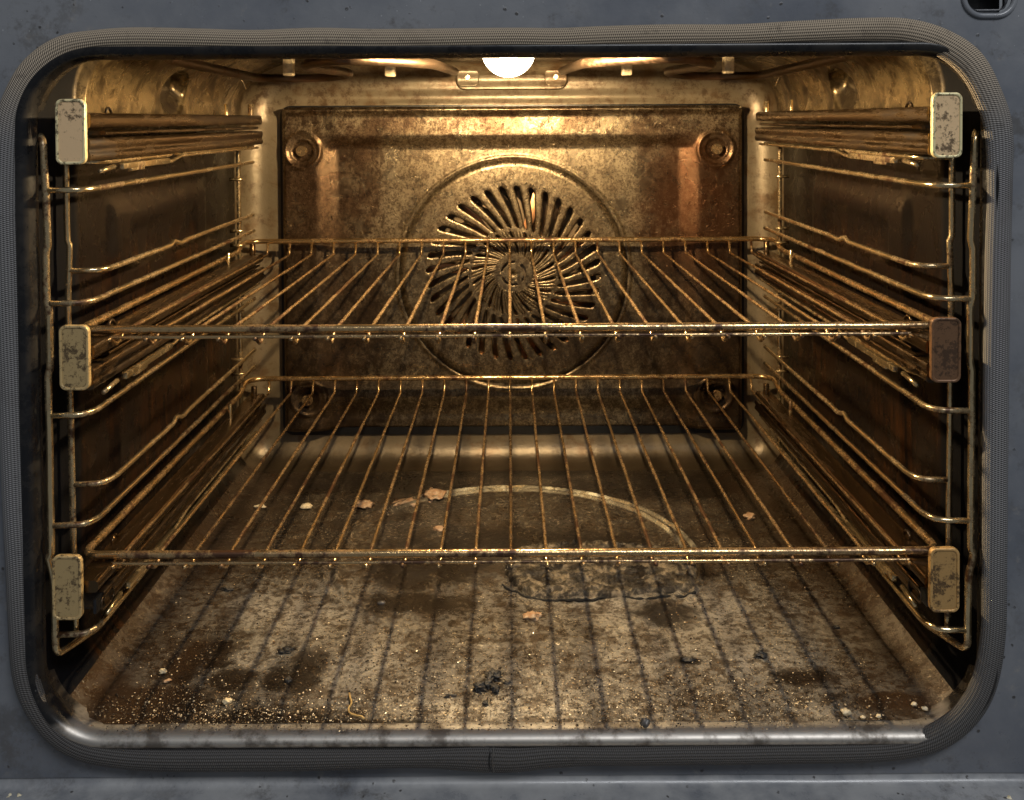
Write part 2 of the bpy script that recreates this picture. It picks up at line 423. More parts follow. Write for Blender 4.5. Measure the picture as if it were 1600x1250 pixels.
def sst(x, a, b):
    t = max(0, min(1, (x-a)/(b-a))); return t*t*(3-2*t)

# ================================================================== OVEN
oven = empty('oven', (0, .5, 0), 'open oven cavity in brown burnt enamel with grey front frame and braided seal', 'oven')

# ---- cavity liner
XW, ZT, YF, YB = .2375, .356, .5138, .9085
RT, RB, RK = .036, .026, .024
def section(dx):
    """closed list (x,z,region) of the cavity section inset by dx, clockwise from bottom left"""
    x0, x1, z0, z1 = -XW+dx, XW-dx, dx, ZT-dx; rb, rt = RB-dx, RT-dx; pts = []
    def arc(cx, cz, r, a0, a1, n, ra, rg):
        for k in range(n):
            t = k/n; a = R(a0+(a1-a0)*t); pts.append((cx+r*math.cos(a), cz+r*math.sin(a), ra if t < .5 else rg))
    def line(xa, za, xb, zb, n, rg):
        for k in range(n): t = k/n; pts.append((xa+(xb-xa)*t, za+(zb-za)*t, rg))
    line(x0+rb, z0, x1-rb, z0, 260, 'f'); arc(x1-rb, z0+rb, rb, -90, 0, 12, 'f', 'r')
    line(x1, z0+rb, x1, z1-rt, 90, 'r'); arc(x1-rt, z1-rt, rt, 0, 90, 24, 'r', 'c')
    pts_top = 120; line(x1-rt, z1, x0+rt, z1, pts_top, 'c'); arc(x0+rt, z1-rt, rt, 90, 180, 24, 'r2', 'l')
    line(x0, z1-rt, x0, z0+rb, 90, 'l'); arc(x0+rb, z0+rb, rb, 180, 270, 12, 'l', 'f')
    return [(a, b, {'r2': 'c'}.get(c, c)) for a, b, c in pts]
ys = []; yy = YF
while yy < YB-RK: ys.append((yy, 0.0)); yy += .0017
for k in range(9):
    a = R(90*k/8); ys.append((YB-RK+RK*math.sin(a), RK*(1-math.cos(a))))
V, Rg = [], []
NS = None
for (yv, dx) in ys:
    s = section(dx); NS = len(s)
    for (a, b, g) in s:
        p = Vector((a, yv, b))
        if g == 'f':
            rr = math.hypot(p.x-ring_c.x, p.y-ring_c.y)
            d = rr-ring_r
            am = .0004+.0026*sst(p.y, .60, .72)
            p.z += am*math.exp(-((d-.0040)/.0018)**2)+am*math.exp(-((d+.0040)/.0018)**2)
            p.z += .0007*sst(ring_r-rr, -.002, .002)
            p.z += .0005*mn.noise(p*28)
            p.z -= .0010*sst(p.y, .535, .516)*sst(abs(p.x), .232, .200)
        if g in 'lr':
            sg = 1 if g == 'l' else -1
            # stamped panel on each side wall
            e = sst(p.y, .600, .612)*sst(p.y, .800, .788)*sst(p.z, .045, .057)*sst(p.z, .262, .250)
            e -= .8*sst(p.y, .63, .64)*sst(p.y, .77, .76)*sst(p.z, .215, .222)*sst(p.z, .245, .238)
            p.x += sg*.0030*e
        if g in 'lrc' and p.z > .29:
            sg = 1 if p.x < 0 else -1
            # shoulder: the lining steps in behind the front zone, with a stamped dimple
            e = sst(p.y, .5605, .5635)*sst(p.z, .296, .312)*sst(abs(p.x), .185, .215)
            n = Vector((sg*.8, 0, -.6))
            p += n*(.0075*e*(.75+.35*math.sin((p.y-.56)*26)))
            dd = math.hypot((p.y-.714)*.52, (p.z-.3250))
            p -= n*(.011*sst(dd, .0155, .0125)*(1 if abs(p.x) > .18 else 0))
        V.append(p); Rg.append(g)
NY = len(ys); faces = {'f': [], 'l': [], 'r': [], 'c': [], 'k': []}
for j in range(NY-1):
    for i in range(NS):
        i2 = (i+1) % NS
        g = Rg[j*NS+i] if j < NY-9 else 'k'
        faces[g].append((j*NS+i, (j+1)*NS+i, (j+1)*NS+i2, j*NS+i2))
# flat back wall with the round opening of the fan housing
fc = P(801, 430, .90); fan_x, fan_z = fc.x, fc.z
FR = .096; base = (NY-1)*NS; prev = [base+i for i in range(NS)]
for q in range(1, 9):
    t = q/8; cur = []
    for i in range(NS):
        b = V[base+i]; dv = Vector((b.x-fan_x, 0, b.z-fan_z)); c = Vector((fan_x, b.y, fan_z))+dv.normalized()*FR
        cur.append(len(V)); V.append(b.lerp(c, t))
    for i in range(NS): faces['k'].append((prev[i], cur[i], cur[(i+1) % NS], prev[(i+1) % NS]))
    prev = cur
tmp = bpy.data.meshes.new('t'); tmp.from_pydata([tuple(v) for v in V], [], sum(faces.values(), []))
tmp.update(); vn = [tuple(n.vector) for n in tmp.vertex_normals]; bpy.data.meshes.remove(tmp)
def sub(name, fl, mat):
    idx = {}; vv = []; nn = []; ff = []
    for q in fl:
        for i in q:
            if i not in idx: idx[i] = len(vv); vv.append(V[i]); nn.append(vn[i])
        ff.append(tuple(idx[i] for i in q))
    o = mesh(name, (vv, ff), mat, oven); o.data.normals_split_custom_set_from_vertices(nn); return o
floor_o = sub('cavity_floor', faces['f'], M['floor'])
wl = sub('side_wall', faces['l'], M['side']); wr = sub('side_wall', faces['r'], M['side'])
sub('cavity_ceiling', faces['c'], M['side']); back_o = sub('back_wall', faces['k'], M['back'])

# ---- fan housing, element and fan behind the panel
def ringv(y, r, n=64): return [Vector((fan_x+r*math.cos(2*math.pi*k/n), y, fan_z+r*math.sin(2*math.pi*k/n))) for k in range(n)]
hv = ringv(YB-.002, FR)+ringv(YB+.045, FR); n = 64
hf = [(k, (k+1) % n, n+(k+1) % n, n+k) for k in range(n)]+[tuple(n+k for k in range(n))]
mesh('fan_housing', (hv, hf), M['fan'], oven, sharp=30)
fan = mesh('convection_fan', join(cyl((fan_x, YB+.030, fan_z), 'y', .072, .002, 48), cyl((fan_x, YB-.001, fan_z), 'y', .013, .032, 24)), M['fan'], oven, sharp=40)
for k in range(16):
    a = 2*math.pi*k/16; pts = []
    for t in range(5):
        rr = .032+.038*t/4; aa = a+.5*t/4; pts.append((rr*math.cos(aa), rr*math.sin(aa)))
    vv = []; ff = []
    for (x_, z_) in pts:
        for yy_ in (YB+.003, YB+.030): vv.append(Vector((fan_x+x_, yy_, fan_z+z_)))
    for i in range(4): ff.append((2*i, 2*i+1, 2*i+3, 2*i+2))
    b = mesh('fan_blade', (vv, ff), M['fan'], fan)
    md = b.modifiers.new('s', 'SOLIDIFY'); md.thickness = .001
M['copper'] = m_steel('hot_copper_steel', (.85, .42, .20), (.35, .15, .06), .3, .35, .2)
for rr, yy_ in ((.0835, YB+.010), (.0835, YB+.022)):
    mesh('ring_element', tube(ringv(yy_, rr), .0034, 8, True), M['copper'], oven)
for k in range(7):   # stay plates of the ring element, catching the light through the slots
    a = 2*math.pi*k/7+.3; c, s_ = math.cos(a), math.sin(a)
    v_, f_ = bbox(-.004, .004, YB+.0055, YB+.0065, .020, .090, .0003)
    v_ = [Vector((fan_x+p.x*c+p.z*s_, p.y, fan_z-p.x*s_+p.z*c)) for p in v_]
    mesh('element_stay', (v_, f_), M['copper'], oven, sharp=30)

# ---- back panel
PY = .897
px0, px1 = P(441, 400, PY).x, P(1159, 400, PY).x
pz0, pz1 = P(800, 674, PY).z, P(800, 166, PY).z
def yz(py): return P(800, py, PY).z
def xz(px): return P(px, 400, PY).x
screws = [(473, 234), (1118, 234), (480, 621), (1115, 617)]
scw = [(P(a, b, PY).x, P(a, b, PY).z) for a, b in screws]
GR = .1005
gc = P(801, 428, PY); gx, gz = gc.x, gc.z
def panel_h(x, z):
    h = .0045*sst(z, yz(182), yz(169))
    inn = sst(x, xz(492), xz(530))*sst(x, xz(1095), xz(1058))
    h += .0065*(1-inn*sst(z, yz(210), yz(233)))-.0055
    h += .0028*sst(z, yz(575), yz(616))*sst(x, xz(470), xz(540))*sst(x, xz(1120), xz(1060))
    h += -.0064*sst(z, yz(619), yz(650))*sst(x, xz(470), xz(540))*sst(x, xz(1120), xz(1060))
    h += .0006*sst(z, yz(652), yz(660))
    for (sx, sz) in scw:
        d = math.hypot(x-sx, z-sz)
        h += .0016*math.exp(-((d-.0150)/.0016)**2)+.0014*math.exp(-((d-.0098)/.0014)**2)-.0022*sst(d, .0135, .0075)
    d = math.hypot(x-gx, z-gz)
    h += .0012*math.exp(-((d-.1030)/.0012)**2)
    e = min(x-px0, px1-x, z-pz0, pz1-z)
    h -= .0035*(1-sst(e, 0, .0028))
    h += .0003*mn.noise(Vector((x, 0, z))*30)
    return h
NX, NZ = 300, 224; vv = []; idx = {}; ff = []; rc = .007
def ingrid(i, j):
    x = px0+(px1-px0)*i/NX; z = pz0+(pz1-pz0)*j/NZ
    cx = max(px0+rc, min(px1-rc, x)); cz = max(pz0+rc, min(pz1-rc, z))
    d = math.hypot(x-cx, z-cz)
    if d > rc: x = cx+(x-cx)*rc/d; z = cz+(z-cz)*rc/d
    return x, z
for j in range(NZ+1):
    for i in range(NX+1):
        x, z = ingrid(i, j); idx[i, j] = len(vv); vv.append(Vector((x, PY-panel_h(x, z), z)))
for j in range(NZ):
    for i in range(NX):
        c = (vv[idx[i, j]]+vv[idx[i+1, j+1]])/2
        if math.hypot(c.x-gx, c.z-gz) < GR-.0022: continue
        ff.append((idx[i, j], idx[i+1, j], idx[i+1, j+1], idx[i, j+1]))
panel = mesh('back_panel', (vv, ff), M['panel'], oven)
flat2d('panel_gap_shade', [rrect(px0-.0038, px1+.0038, pz0-.0055, pz1+.0015, .010), [(fan_x+.094*math.cos(2*math.pi*k/64), fan_z+.094*math.sin(2*math.pi*k/64)) for k in range(64)]],
       PY+.0098, .0012, M['black'], oven)  # black sheet standing in for the shadow gap round the panel
# round slotted grille in the middle of the panel: polar mesh whose columns follow the slot edges
def grille():
    V_, F_ = [], []; y0 = PY+.0048
    def add(r, a, dy=0.0):
        V_.append(Vector((gx+r*math.cos(a), y0+dy, gz+r*math.sin(a)))); return len(V_)-1
    def zone(rows, N, cols, off, slots):
        """rows: list of (r, angle shift, half width or None)"""
        prev = None; w = 2*math.pi/N
        for (rr, sh, hwid, rmax) in rows:
            cur = []
            for k in range(N):
                a0 = off+k*w+sh
                hwa = abs(hwid)/rr
                for c in cols:       # c in [-1,1]: |c|<=1 inside the slot edge, beyond it the web
                    if abs(c) <= 1: a = a0+c*hwa; dy = .0004*(abs(c) == 1)*(hwid > 0)
                    else:
                        t = abs(c)-1; a = a0+math.copysign(hwa+(w/2-hwa)*t, c); dy = 0
                    cur.append(add(rr, a, dy))
            if prev is not None:
                n = len(cur); m_ = len(cols)
                for q in range(n):
                    c0, c1 = cols[q % m_], cols[(q+1) % m_]
                    inside = (q % m_ < m_-1) and max(abs(c0), abs(c1)) <= 1
                    if inside and hwid > 0 and ph > 0 and (slots is True or (q//m_) % 2 == 0): continue
                    if rmax == 9 and pr == 7 and (q//m_) % 12 > 2: continue      # three arc openings round the hub
                    F_.append((prev[q], cur[q], cur[(q+1) % n], prev[(q+1) % n]))
            prev = cur; ph = hwid; pr = rmax
    def rows(r_out, r_in, re0, re1, w0, w1, sh1, extra_out, extra_in, bend):
        out = []
        for r_ in extra_out: out.append((r_, 0.0, -w0*.45, 0))
        out.append((re0+.0003, 0.0, -w0*.45, 0))
        n = 18
        for k in range(n+1):
            t = .5-.5*math.cos(math.pi*k/n); rr = re0+(re1-re0)*t; wd = w0+(w1-w0)*t
            e0, e1 = (re0-rr)/w0, (rr-re1)/w1
            f = math.sqrt(max(0, 1-(1-min(1, e0))**2))*math.sqrt(max(0, 1-(1-min(1, e1))**2))
            out.append((rr, R(sh1*t+bend*4*t*(1-t)), wd*max(.45, f), 0))
        out.append((re1-.0003, R(sh1), -w1*.45, 0))
        for r_ in extra_in: out.append((r_, R(sh1), -w1*.45, 0))
        return out
    C_ = [-1.75, -1.4, -1.08, -1, -.5, 0, .5, 1, 1.08, 1.4, 1.75, 2]
    zone(rows(0, 0, .0775, .0400, .0035, .0023, -14, [GR, .094, .087, .081], [.0390], 1.5), 36, C_, R(88), True)
    q = rows(0, 0, .0375, .0170, .0024, .00125, -19, [.0383], [.0160, .0150, .0142], 2)
    zone([(.0390, 0.0, -.0023*.45, 0)]+q+[(rr, R(-19), -.0004, 7) for rr in (.0118, .0112)]+[(rr, R(-19), -.0003*rr/.01, 9) for rr in (.0090, .0086, .005, .0004)], 36, C_, R(74), 2)
    return V_, F_
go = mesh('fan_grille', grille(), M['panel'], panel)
bm_ = bmesh.new(); bm_.from_mesh(go.data); bmesh.ops.remove_doubles(bm_, verts=bm_.verts, dist=.00002); bm_.to_mesh(go.data); bm_.free()
md = go.modifiers.new('s', 'SOLIDIFY'); md.thickness = .0012; md.offset = -1
for (sx, sz) in scw:
    v = join(cyl((sx, PY-.0035, sz), 'y', .0048, .003, 20), cyl((sx, PY-.0047, sz), 'y', .0026, .003, 6))
    v = ([Vector((p.x, 2*(PY-.0025)-p.y, p.z)) for p in v[0]], [tuple(reversed(f)) for f in v[1]])
    s = mesh('screw', v, M['rack'], panel, sharp=40); s.location.y -= .0030

# ---- lamp bracket on the upper back wall, lamp in the ceiling
bx0, bx1, bz0, bz1 = P(713, 130, .915).x, P(887, 130, .915).x, P(800, 141, .915).z, P(800, 103, .915).z
br = flat2d('lamp_bracket', [rrect(bx0, bx1, bz0, bz1, .003, 5, .009)], .9045, .003, M['back'], oven, .0012)
for a in (bx0+.011, bx1-.011):
    flat2d('bracket_ear', [rrect(a-.010, a+.010, bz0+.003, bz1-.003, .005)], .9015, .003, M['back'], br, .001)
    mesh('screw', join(cyl((a, .9015-.003, bz0+.011), 'y', .0022, .003, 12)), M['ladder'], br, sharp=40)
LY = .630
def sphere(c, r, zs, u0=0, u1=180, n=24, m_=14):
    V_, F_ = [], []
    for i in range(m_+1):
        ph = R(u0+(u1-u0)*i/m_)
        for k in range(n): a = 2*math.pi*k/n; V_.append(Vector((c[0]+r*math.sin(ph)*math.cos(a), c[1]+r*math.sin(ph)*math.sin(a), c[2]+zs*r*math.cos(ph))))
    for i in range(m_):
        for k in range(n): F_.append((i*n+k, (i+1)*n+k, (i+1)*n+(k+1) % n, i*n+(k+1) % n))
    return V_, F_
lz = P(795, 121, LY).z+.0165
lamp = mesh('lamp_glass', sphere((0, LY, lz), .0165, 1.0, 30, 180), M['bulb'], oven)
mesh('filament', sphere((0, LY, lz-.006), .0053, 1.0, 0, 180, 12, 8), M['filament'], lamp)
mesh('lamp_socket', join(tube([(0.0205*math.cos(2*math.pi*k/32), LY+.0205*math.sin(2*math.pi*k/32), lz+.0055) for k in range(32)], .0022, 8, True)), M['rail'], oven)

# ---- grill element under the ceiling
GZ = .3425
def sym(pts): return [Vector((-p[0], p[1], p[2])) for p in pts]
e1 = fillet([(-.045, .86, GZ+.004), (-.05, .66, GZ), (-.10, .60, GZ), (-.135, .66, GZ-.001), (-.12, .80, GZ), (-.15, .850, GZ-.0015), (-.203, .835, GZ-.002), (-.203, .60, GZ+.001), (-.17, .555, GZ+.003), (-.05, .545, GZ+.003), (0, .545, GZ+.003)], .028, 6)
for s in (1, -1):
    pts = resample([Vector((p.x*s, p.y, p.z)) for p in e1], .006)
    g_ = mesh('grill_element', tube(pts, .0034, 10), M['element'], oven)
    for (cx_, cy_) in ((-.083, .72), (-.15, .70)):
        v_, f_ = bbox(s*cx_-.0035, s*cx_+.0035, cy_-.004, cy_+.004, GZ-.006, GZ+.010, .001)
        mesh('element_clamp', (v_, f_), M['ceramic'], g_, sharp=40)
    t_ = mesh('hanger_rod', tube([P(1596-1225 if s > 0 else 1225, 104, .80), P(1596-1212 if s > 0 else 1212, 137, .80)], .0007, 6), M['ladder'], oven)

# ---- rim of the cavity mouth: swept profile
def opening(off, n=16):
    """rounded rectangle of the mouth grown by off"""
    x0, x1 = -XW-off, XW+off; z0, z1 = -.0016-off, .3375+off
    r = .034+off; rb = .034+off
    return rrect(x0, x1, z0, z1, r, n, rb)
prof = [(.0012, .0180), (.0008, .0120), (-.0004, .0090), (-.0008, .0060), (-.0006, .0035), (.0002, .0008), (.0014, -.0012), (.0030, -.0024), (.0048, -.0026), (.0062, -.0014), (.0066, .0010), (.0068, .0040), (.0075, .0085), (.0100, .0140)]
def sweep(prof, y0, name, mat):
    V_, F_ = [], []; L = None
    for (o, dy) in prof:
        lp = opening(o); lp = [p for p in lp]; 
        # densify
        q = []
        for a, b in zip(lp, lp[1:]+lp[:1]):
            nseg = max(1, int(math.hypot(b[0]-a[0], b[1]-a[1])/.006)) if len(q) < 9999 else 1
            q.append(a)
        L = len(q); V_ += [Vector((a, y0+dy, b)) for a, b in q]
    for i in range(len(prof)-1):
        for k in range(L): F_.append((i*L+k, (i+1)*L+k, (i+1)*L+(k+1) % L, i*L+(k+1) % L))
    return mesh(name, (V_, F_), mat, oven)
sweep(prof, .5060, 'cavity_rim', M['rim'])

# ---- front frame
FY = .508
latch = [P(1513, 26, FY), P(1591, -45, FY)]
lx0, lz0, lx1, lz1 = latch[0].x, latch[0].z, latch[1].x, latch[1].z
zl = P(800, 1222, FY).z      # where the frame turns into the ledge
ff_o = flat2d('front_frame', [rrect(-.315, .315, zl, .43, .004), opening(.0105), rrect(lx0, lx1, lz0, lz1, .009)], FY+.0035, .003, M['front'], oven, .0006)
# pressed rim round the latch slot and its socket
loop = [Vector((a, FY+.0035, b)) for a, b in rrect(lx0-.0006, lx1+.0006, lz0-.0006, lz1+.0006, .0095)]
ls = mesh('latch_socket', tube(loop, .0016, 8, True), M['front'], oven)
M['plastic'] = plain('dark_socket_plastic', (.045, .048, .055), .3)
flat2d('socket_plate', [rrect(lx0+.0015, lx1-.0015, lz0+.0015, lz1-.0015, .0075), rrect(P(1521, 15, FY).x, P(1579, 15, FY).x, P(1550, 16, FY).z, lz1-.006, .002)], FY+.0055, .003, M['plastic'], ls, .0006)
mesh('socket_hole', bbox(lx0, lx1, FY+.018, FY+.020, lz0, lz1, .0005), M['black'], ls, sharp=30)
# ledge below, bending towards the viewer, with a long pressed highlight edge
prof2 = [(FY+.0035, zl+.0012)]
for k in range(9):
    a = R(90*k/8); prof2.append((FY+.0035-.0045*(1-math.cos(a)), zl+.0012-.0045*math.sin(a)))
prof2 += [(FY-.010, zl-.0040), (FY-.0145, zl-.0052), (FY-.017, zl-.0085), (FY-.019, zl-.0135), (FY-.024, zl-.0155), (FY-.06, zl-.017)]
V_, F_ = [], []; nx = 60
for i in range(nx+1):
    x = -.315+.63*i/nx
    for (a, b) in prof2: V_.append(Vector((x, a, b+.0006*mn.noise(Vector((x*18, a*20, 0))))))
m_ = len(prof2)
for i in range(nx):
    for k in range(m_-1): F_.append((i*m_+k, (i+1)*m_+k, (i+1)*m_+k+1, i*m_+k+1))
mesh('front_ledge', (V_, F_), M['ledge'], oven)
# ---- braided door seal : centre line and half width drawn from matching inner / outer points
GY = .5035
pairs = [  # inner, outer (pixels on the plane of the seal)
 ((795, 79), (795, 41)), ((600, 81), (600, 42)), ((500, 80), (490, 40)), ((400, 79), (390, 43)), ((300, 77), (290, 40)), ((210, 76), (200, 38)),
 ((150, 78), (140, 42)), ((105, 90), (85, 52)), ((68, 116), (38, 82)), ((42, 152), (8, 124)), ((28, 205), (-14, 185)), ((24, 300), (-20, 300)),
 ((26, 420), (-18, 420)), ((30, 560), (-14, 560)), ((34, 700), (-10, 700)), ((40, 860), (-3, 860)), ((44, 970), (2, 970)), ((48, 1040), (9, 1060)),
 ((62, 1090), (28, 1115)), ((88, 1130), (62, 1160)), ((125, 1155), (105, 1188)), ((175, 1166), (165, 1203)), ((250, 1170), (245, 1210)), ((400, 1170), (400, 1211)),
 ((540, 1171), (540, 1208)), ((640, 1171), (640, 1206)), ((700, 1168), (700, 1209)), ((750, 1166), (750, 1214)), ((800, 1169), (800, 1214)), ((860, 1166), (860, 1208)), ((930, 1168), (930, 1204)),
 ((1060, 1167), (1060, 1204)), ((1200, 1166), (1200, 1204)), ((1320, 1164), (1320, 1202)), ((1400, 1160), (1412, 1196)), ((1450, 1145), (1478, 1178)), ((1492, 1115), (1525, 1143)), ((1520, 1070), (1556, 1092)),
 ((1533, 1000), (1572, 1010)), ((1536, 900), (1576, 900)), ((1538, 700), (1579, 700)), ((1540, 560), (1581, 560)), ((1543, 420), (1584, 420)), ((1547, 300), (1588, 300)),
 ((1544, 215), (1588, 200)), ((1528, 160), (1570, 140)), ((1500, 115), (1540, 85)), ((1460, 86), (1490, 50)), ((1410, 72), (1430, 32)), ((1350, 70), (1360, 29)),
 ((1250, 72), (1260, 33)), ((1150, 75), (1160, 38)), ((1050, 77), (1050, 37)), ((950, 78), (950, 39)), ((870, 80), (870, 42))]
def catmull(pts, n):
    out = []; L = len(pts)
    for i in range(L):
        p0, p1, p2, p3 = pts[i-1], pts[i], pts[(i+1) % L], pts[(i+2) % L]
        for k in range(n):
            t = k/n; out.append(.5*((2*p1)+(p2-p0)*t+(2*p0-5*p1+4*p2-p3)*t*t+(3*p1-p0-3*p2+p3)*t**3))
    return out
ctr = []; hw = []
for a, b in pairs:
    A, B = P(*a, GY), P(*b, GY); ctr.append(((A+B)/2)); hw.append((A-B).length/2*.95)
cc = catmull([Vector((c.x, c.z, h)) for c, h in zip(ctr, hw)], 10)
nr = 72; V_, F_, UV = [], [], []; L = len(cc); lens = [0]
for i in range(L): lens.append(lens[-1]+(cc[(i+1) % L].xy-cc[i].xy).length)
for i in range(L):
    t = (cc[(i+1) % L].xy-cc[i-1].xy).normalized(); nrm = Vector((-t.y, t.x)); c = cc[i]; h = c.z
    h2 = .0046*(1+.06*mn.noise(Vector((c.x, c.y, 3))*30))
    wob = .0006*mn.noise(Vector((c.x, c.y, 0))*26)
    for k in range(nr):
        a = 2*math.pi*k/nr; rg = 1+.004*math.sin(a*24)
        q = c.xy+nrm*(math.cos(a)*h*rg)
        V_.append(Vector((q.x, GY+.004-math.sin(a)*h2*rg+wob, q.y)))
for i in range(L):
    j = (i+1) % L
    for k in range(nr):
        k2 = (k+1) % nr
        F_.append((i*nr+k, i*nr+k2, j*nr+k2, j*nr+k))
        v0, v1 = k*.00065, (k+1)*.00065
        UV.append(((lens[i], v0), (lens[i], v1), (lens[i+1], v1), (lens[i+1], v0)))
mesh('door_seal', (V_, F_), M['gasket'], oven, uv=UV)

j0 = P(760, 1172, GY).x
for dx_j in (0, .0016):
    arc = [Vector((j0+dx_j+.0003*math.sin(k), GY+.004-.0050*math.sin(R(a)), P(760, 1190, GY).z+.0072*math.cos(R(a)))) for k, a in enumerate(range(10, 171, 16))]
    mesh('seal_seam', tube(arc, .00035, 6, False, .3), M['pellet'] if dx_j else M['black'], oven)
# ================================================================== WIRE SHELVES
Z_R = [P(795, 512, .535).z, P(795, 864, .535).z]
def make_shelf(z, label):
    root = empty('wire_shelf', (0, .70, z), label, 'oven shelf', 'wire shelves in the oven')
    hx = .2262; zb = .0052
    rim = fillet([(-hx, .535, z), (hx, .535, z), (hx, .862, z), (hx, .874, z+zb), (hx, .8825, z+zb), (-hx, .8825, z+zb), (-hx, .874, z+zb), (-hx, .862, z)], .0001, 1, True)
    # round corners in plan
    def plan():
        out = []
        for (cx, cy, a0, rr_) in ((hx-.0085, .5435, -90, .0085), (hx-.014, .8685, 0, .014), (-hx+.014, .8685, 90, .014), (-hx+.0085, .5435, 180, .0085)):
            for k in range(9):
                a = R(a0+90*k/8); out.append(Vector((cx+rr_*math.cos(a), cy+rr_*math.sin(a), z)))
        return out
    pl = resample(plan(), .004, True)
    for p in pl: p.z += zb*sst(p.y, .845, .872)
    mesh('rim', tube(pl, .0022, 10, True, .04, .00012, z), M['rack'], root)
    mesh('front_rod', tube(resample([(-.214, .5325, z-.0036), (.214, .5325, z-.0036)], .004), .0010, 8, False, .12, .0001, z), M['rack'], root)
    for k in range(-11, 12):
        x = k*.01897; zw = z-.0042
        pts = fillet([(x, .8818, z+zb-.0015), (x, .8790, zw-.002), (x, .8750, zw-.0022), (x, .550, zw), (x, .5445, zw-.0035), (x, .5400, zw-.0045), (x, .5330, zw-.0008), (x, .5290, zw+.0002)], .0016, 3)
        pts = resample(pts, .007)
        mesh('shelf_wire', tube(pts, .00108, 7, False, .14, .00022, k+z*50), M['rack'], root)
    return root
make_shelf(Z_R[0], 'upper chrome wire shelf, browned by heat, in front of the fan')
make_shelf(Z_R[1], 'lower browned wire shelf hanging just above the crumb-covered floor')

# ================================================================== SIDE LADDERS
def make_ladder(s, label):
    """s=-1 left, +1 right"""
    root = empty('side_support', (s*.228, .69, .16), label, 'shelf support', 'wire side supports')
    def X(v): return s*v
    yf = .515; xf = .2333
    zt = P(0, 213, yf).z; zb = P(0, 1020, yf).z
    pts = [(X(xf+.004), yf+.004, zt+.0015), (X(xf+.001), yf, zt-.002)]
    for py in (380, 390, 470, 480, 572, 580, 862, 868, 900):
        j = {380: 0, 390: .0012, 470: .0012, 480: 0, 572: 0, 580: .0010, 862: .0010, 868: .0026, 900: 0}[py]
        pts.append((X(xf+j-.0006), yf, P(0, py, yf).z))
    pts += [(X(xf-.0010), yf, zb+.003), (X(xf-.002), yf+.002, zb), (X(xf-.010), yf+.03, zb-.001), (X(xf-.010), yf+.33, zb-.001), (X(xf-.006), .86, zb+.004), (X(xf-.006), .86, zb+.02)]
    mesh('front_post', tube(resample(fillet(pts, .004, 4), .006), .00185, 9, False, .07, .00015, s), M['ladder'], root)
    xp = .2322; y2 = .536
    mesh('inner_post', tube(resample([(X(xp), y2, P(0, 240, y2).z), (X(xp), y2, P(0, 372, y2).z), (X(xp-.0012), y2, P(0, 380, y2).z), (X(xp), y2, P(0, 470, y2).z), (X(xp-.001), y2, P(0, 990, y2).z)], .006), .00175, 8, False, .08, .00015, s+3), M['ladder'], root)
    mesh('rear_post', tube(resample([(X(.2270), .858, .285), (X(.2270), .858, .03)], .006), .0018, 8, False, .08, .00015, s+5), M['ladder'], root)
    for py in (298, 475, 650, 822, 993):
        z = P(0, py-4.5, yf).z; xi = .2135
        pts = fillet([(X(xf-.001), yf, z), (X(xi+.0035), yf+.001, z), (X(xi), yf+.010, z), (X(xi), .853, z)], .006, 6)
        mesh('rung', tube(resample(pts, .006), .00155, 9, False, .08, .00015, s+py), M['ladder'], root)
    for py in (254, 424, 593, 758, 923):
        z = P(0, py-4.5, y2).z; xi = .2137
        pts = fillet([(X(xp), y2, z), (X(xi+.0035), y2+.001, z), (X(xi), y2+.010, z), (X(xi), .645, z), (X(xi+.0008), .652, z+.0022), (X(xi), .662, z-.001), (X(xi), .675, z), (X(xi), .853, z)], .005, 5)
        mesh('rung', tube(resample(pts, .006), .00155, 9, False, .08, .00015, s+py), M['ladder'], root)
    for py in (300, 470, 640, 800):      # short cross pins of the rear post
        z = P(0, py, yf).z
        mesh('cross_pin', tube([(X(.2215), .850, z), (X(.2325), .850, z)], .0014, 7), M['ladder'], root)
        z -= .012
        mesh('cross_pin', tube([(X(.2215), .850, z), (X(.2325), .850, z)], .0014, 7), M['ladder'], root)
    return root
make_ladder(-1, 'wire ladder support on the left wall with stepped rungs')
make_ladder(1, 'wire ladder support on the right wall with stepped rungs')

